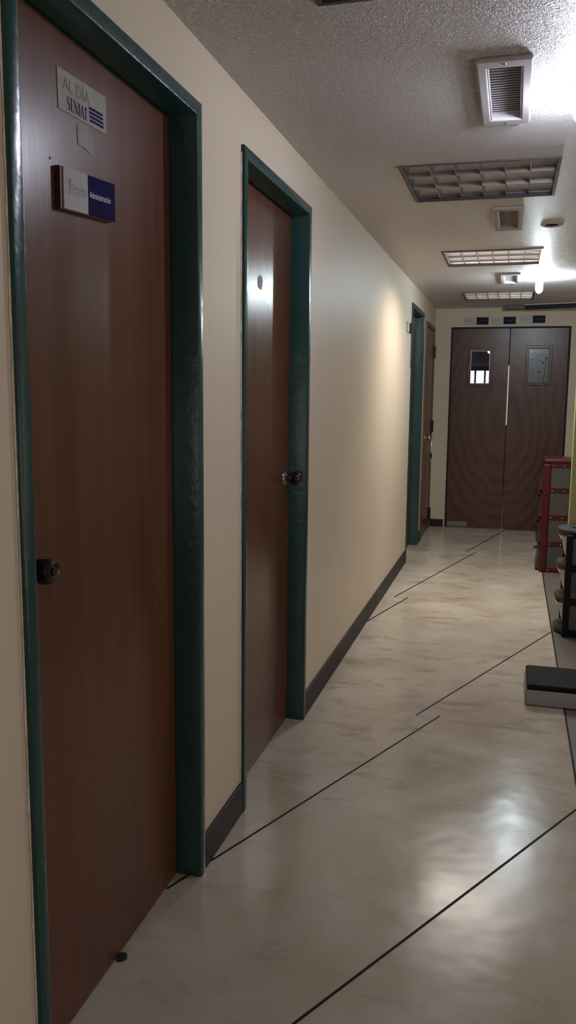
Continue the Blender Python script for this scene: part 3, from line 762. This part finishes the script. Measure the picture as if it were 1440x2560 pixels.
# ------------------------------------------------------------------ red drawer tower
tw = empty('drawer_tower', (0, 0, 0)); x0, x1, y0, y1, ht = 1.050, 1.30, 6.60, 6.98, 0.862
def rbox(bm, x0, x1, y0, y1, z0, z1): box(bm, x0, x1, y0, y1, z0, z1)
for (px, py) in ((x0, y0), (x1-0.055, y0), (x0, y1-0.055), (x1-0.055, y1-0.055)):
    bm = bmesh.new(); rbox(bm, px, px+0.060, py, py+0.055, 0, ht-0.012); link_bm('corner_post', bm, M['red'], tw, bevel=0.014, seg=4)
rails = [(0.002, 0.040), (0.208, 0.246), (0.416, 0.455), (0.626, 0.666), (0.822, 0.852)]
for za, zb in rails:
    bm = bmesh.new(); rbox(bm, x0+0.055, x1-0.05, y0+0.004, y0+0.024, za, zb); rbox(bm, x0+0.055, x1-0.05, y1-0.024, y1-0.004, za, zb)
    rbox(bm, x1-0.024, x1-0.004, y0+0.05, y1-0.05, za, zb)
    rl = link_bm('rail', bm, M['red'], tw, bevel=0.004)
    for xx in (x0+0.072, x0+0.155):
        bm = bmesh.new(); lathe(bm, [(0, 0), (0, 0.005), (0.003, 0.004), (0.004, 0)], (xx, y0+0.004, (za+zb)/2-0.004), (0, -1, 0), 10); link_bm('screw', bm, M['chrome'], rl, smooth=60)
for k in range(4):
    za, zb = rails[k][1], rails[k+1][0]
    for ya_ in (y0+0.010, y1-0.015):
        bm = bmesh.new(); box(bm, x0+0.055, x1-0.05, ya_, ya_+0.005, za, zb); link_bm('side_panel', bm, M['grey_panel'], tw)
    # drawers open towards the corridor, their fronts bow outwards at the lower edge
    bm = bmesh.new(); n = 8; prev = None; pr = []
    for j in range(n+1):
        s = j/n; pr.append((x0-0.004-0.020*(1-s)**1.5, za-0.020+(zb-za+0.010)*s))
    for ya_, yb_ in ((y0+0.060, y1-0.060),):
        for (x, z) in pr:
            a, b = bm.verts.new((x, ya_, z)), bm.verts.new((x, yb_, z))
            c, d = bm.verts.new((x0+0.01, ya_, z)), bm.verts.new((x0+0.01, yb_, z))
            if prev:
                bm.faces.new((prev[0], prev[1], b, a)); bm.faces.new((prev[2], prev[0], a, c)); bm.faces.new((prev[1], prev[3], d, b))
            prev = (a, b, c, d)
    box(bm, x0+0.005, x1-0.03, y0+0.065, y1-0.065, za+0.006, za+0.012)
    dr = link_bm('drawer', bm, M['drawer_front'], tw, smooth=40)
    bm = bmesh.new(); yc = (y0+y1)/2
    tube(bm, [(x0-0.010, yc-0.06, zb-0.045), (x0-0.030, yc-0.04, zb-0.05), (x0-0.034, yc, zb-0.052), (x0-0.030, yc+0.04, zb-0.05), (x0-0.010, yc+0.06, zb-0.045)], 0.007, 8)
    link_bm('handle', bm, M['red'] if k else M['chrome'], dr, smooth=60)
bm = bmesh.new(); rbox(bm, x0+0.004, x1, y0, y1, ht-0.010, ht+0.022)
link_bm('top', bm, M['red'], tw, bevel=0.012, seg=3)
tag(tw, 'dark red plastic drawer tower with smoky grey sides, at the right of the corridor', 'drawer tower')

# ------------------------------------------------------------------ black cart
ct = empty('storage_cart', (0, 0, 0))
cx0, cx1, cy0, cy1 = 1.086, 1.60, 4.800, 5.115
def stadium(x0, x1, y0, y1, n=12, inset=0.0, r=None):
    x0 += inset; x1 -= inset; y0 += inset; y1 -= inset
    r = (y1-y0)/2*0.92 if r is None else r
    pts = []
    for (cx, cy, a0) in ((x1-r, y1-r, 0), (x0+r, y1-r, 90), (x0+r, y0+r, 180), (x1-r, y0+r, 270)):
        for k in range(n+1):
            t = math.radians(a0+90*k/n); pts.append((cx+r*math.cos(t), cy+r*math.sin(t)))
    return pts
def loft(bm, secs, cap0=True, cap1=True):
    rings = [[bm.verts.new((x, y, z)) for x, y in pts] for pts, z in secs]
    n = len(rings[0])
    for i in range(len(rings)-1):
        for k in range(n): bm.faces.new((rings[i][k], rings[i][(k+1) % n], rings[i+1][(k+1) % n], rings[i+1][k]))
    if cap0: bm.faces.new(rings[0][::-1])
    if cap1: bm.faces.new(rings[-1])
tiers = [(0.006, 0.040), (0.192, 0.222), (0.384, 0.416), (0.578, 0.612)]
for za, zb in tiers:
    bm = bmesh.new()
    loft(bm, [(stadium(cx0, cx1, cy0+0.012, cy1, inset=0.010), za), (stadium(cx0, cx1, cy0+0.012, cy1, inset=0.001), za+0.006), (stadium(cx0, cx1, cy0+0.012, cy1), zb-0.006), (stadium(cx0, cx1, cy0+0.012, cy1, inset=0.004), zb)])
    o = link_bm('shelf', bm, M['cart_tier'], ct, smooth=35)
    if za > 0.5:
        bm = bmesh.new()
        loft(bm, [(stadium(1.165, 1.33, 4.93, 5.02, inset=0.004), zb), (stadium(1.165, 1.33, 4.93, 5.02), zb+0.006), (stadium(1.165, 1.33, 4.93, 5.02, inset=0.01), zb+0.012)]); link_bm('tray_grip', bm, M['cart_black'], o, smooth=40)
for (px, py) in ((1.128, cy0), (1.128, cy1-0.030), (1.525, cy0), (1.525, cy1-0.030)):
    bm = bmesh.new(); box(bm, px, px+0.035, py, py+0.030, 0, 0.588); link_bm('post', bm, M['cart_black'], ct, bevel=0.006, seg=3)
for k in range(3):
    # black front rail under every tier and the basket hung below it
    za, zb = tiers[k][1], tiers[k+1][0]
    bm = bmesh.new(); h = zb-za
    S2 = lambda i: stadium(1.094, 1.592, 4.824, 5.105, inset=i, r=0.06-i*0.4)
    loft(bm, [(S2(0.050), za+0.004), (S2(0.036), za+h*0.25), (S2(0.026), za+h*0.6), (S2(0.020), zb-0.034), (S2(0.004), zb-0.022), (S2(0.0), zb-0.004),
              (S2(0.004), zb-0.004), (S2(0.024), zb-0.034), (S2(0.054), za+0.008)])
    bk = link_bm('basket', bm, M['cream_plastic'], ct, smooth=40)
    bm = bmesh.new(); box(bm, 1.166, 1.522, 4.812, 4.817, za+0.004, zb-0.006); link_bm('front_panel', bm, M['basket_front'], bk, bevel=0.001)
for za, zb in tiers:
    bm = bmesh.new(); box(bm, 1.160, 1.530, cy0+0.003, cy0+0.022, za-0.004 if za > 0.1 else 0.003, zb-0.004); link_bm('front_rail', bm, M['cart_black'], ct, bevel=0.003)
tag(ct, 'black four-tier cart with cream baskets in front of the green wall', 'cart')

# ------------------------------------------------------------------ platform on the floor
fs = empty('floor_scale', (0, 0, 0))
bm = bmesh.new()
P0 = lambda i: stadium(0.912, 1.262, 3.650, 3.945, n=5, inset=i, r=0.014-min(i, 0.005))
loft(bm, [(P0(0.003), 0.004), (P0(0.0), 0.007), (P0(0.001), 0.066), (P0(0.005), 0.0715)]); link_bm('base', bm, M['scale_grey'], fs, smooth=35)
bm = bmesh.new()
P1 = lambda i: stadium(0.916, 1.258, 3.655, 3.941, n=5, inset=i, r=0.012)
loft(bm, [(P1(0.004), 0.0716), (P1(0.002), 0.078), (P1(0.001), 0.090), (P1(0.006), 0.096)]); link_bm('mat', bm, M['scale_black'], fs, smooth=35)
for x in (0.94, 1.21):
    for y in (3.68, 3.89): bm = bmesh.new(); box(bm, x, x+0.025, y, y+0.025, 0, 0.0039); link_bm('foot', bm, M['cart_black'], fs)
tag(fs, 'low light grey floor scale with a black top standing on the floor joint', 'scale')

# small dark chip by the foot of door 1
bm = bmesh.new()
lathe(bm, [(0, 0), (0, 0.014), (0.005, 0.013), (0.007, 0.008), (0.008, 0)], (-0.052, 1.655, 0.0), (0, 0, 1), 14)
for v in bm.verts: v.co.y = 1.655+(v.co.y-1.655)*1.1; v.co.x = max(v.co.x, -0.0615)
tag(link_bm('door_stop', bm, M['dark_metal'], smooth=50), 'small dark brown door stop at the foot of the nearest door', 'door stop')

# ------------------------------------------------------------------ light
def area(name, loc, rot, sx, sy, e, col):
    l = bpy.data.lights.new(name, 'AREA'); l.shape = 'RECTANGLE'; l.size = sx; l.size_y = sy; l.energy = e; l.color = col
    o = bpy.data.objects.new(name, l); COL.objects.link(o); o.location = loc; o.rotation_euler = rot; return o
area('lobby_fill_light', (3.38, 1.2, 1.15), (0, math.radians(128), 0), 1.5, 3.2, 35, (1.0, 0.93, 0.87))  # added fill out of view, tilted up to brighten the ceiling
area('lobby_fill_light', (3.38, 4.3, 1.25), (0, math.radians(90), 0), 1.3, 1.2, 2.5, (1.0, 0.95, 0.88))  # second added fill from the unseen lobby side
area('corridor_fill_light', (0.9, -2.55, 1.2), (math.radians(115), 0, 0), 1.4, 1.5, 10, (1.0, 0.92, 0.86))  # added fill behind the camera, tilted up onto the ceiling
fl = area('louvre_light', ((TROFF_X[0]+TROFF_X[1])/2, TROFF_Y[2]+0.297, CEIL-0.010), (0, 0, 0), 0.54, 0.54, 21, (1.0, 0.92, 0.84))
fl.data.spread = math.radians(148)
area('far_room_light', (0.6, 11.5, 2.55), (0, 0, 0), 1.5, 1.5, 2, (0.85, 0.88, 1.0))
w = bpy.data.worlds.new('world'); sc.world = w; w.use_nodes = True
w.node_tree.nodes['Background'].inputs[0].default_value = (0.5, 0.5, 0.55, 1); w.node_tree.nodes['Background'].inputs[1].default_value = 0.3

# ------------------------------------------------------------------ render look
sc.view_settings.view_transform = 'Standard'
sc.view_settings.look = 'None'
sc.view_settings.exposure = 0.0
sc.view_settings.gamma = 1.0
sc.cycles.use_denoising = True
sc.cycles.max_bounces = 10; sc.cycles.diffuse_bounces = 6; sc.cycles.glossy_bounces = 5
sc.cycles.sample_clamp_indirect = 6.0
sc.cycles.caustics_reflective = True
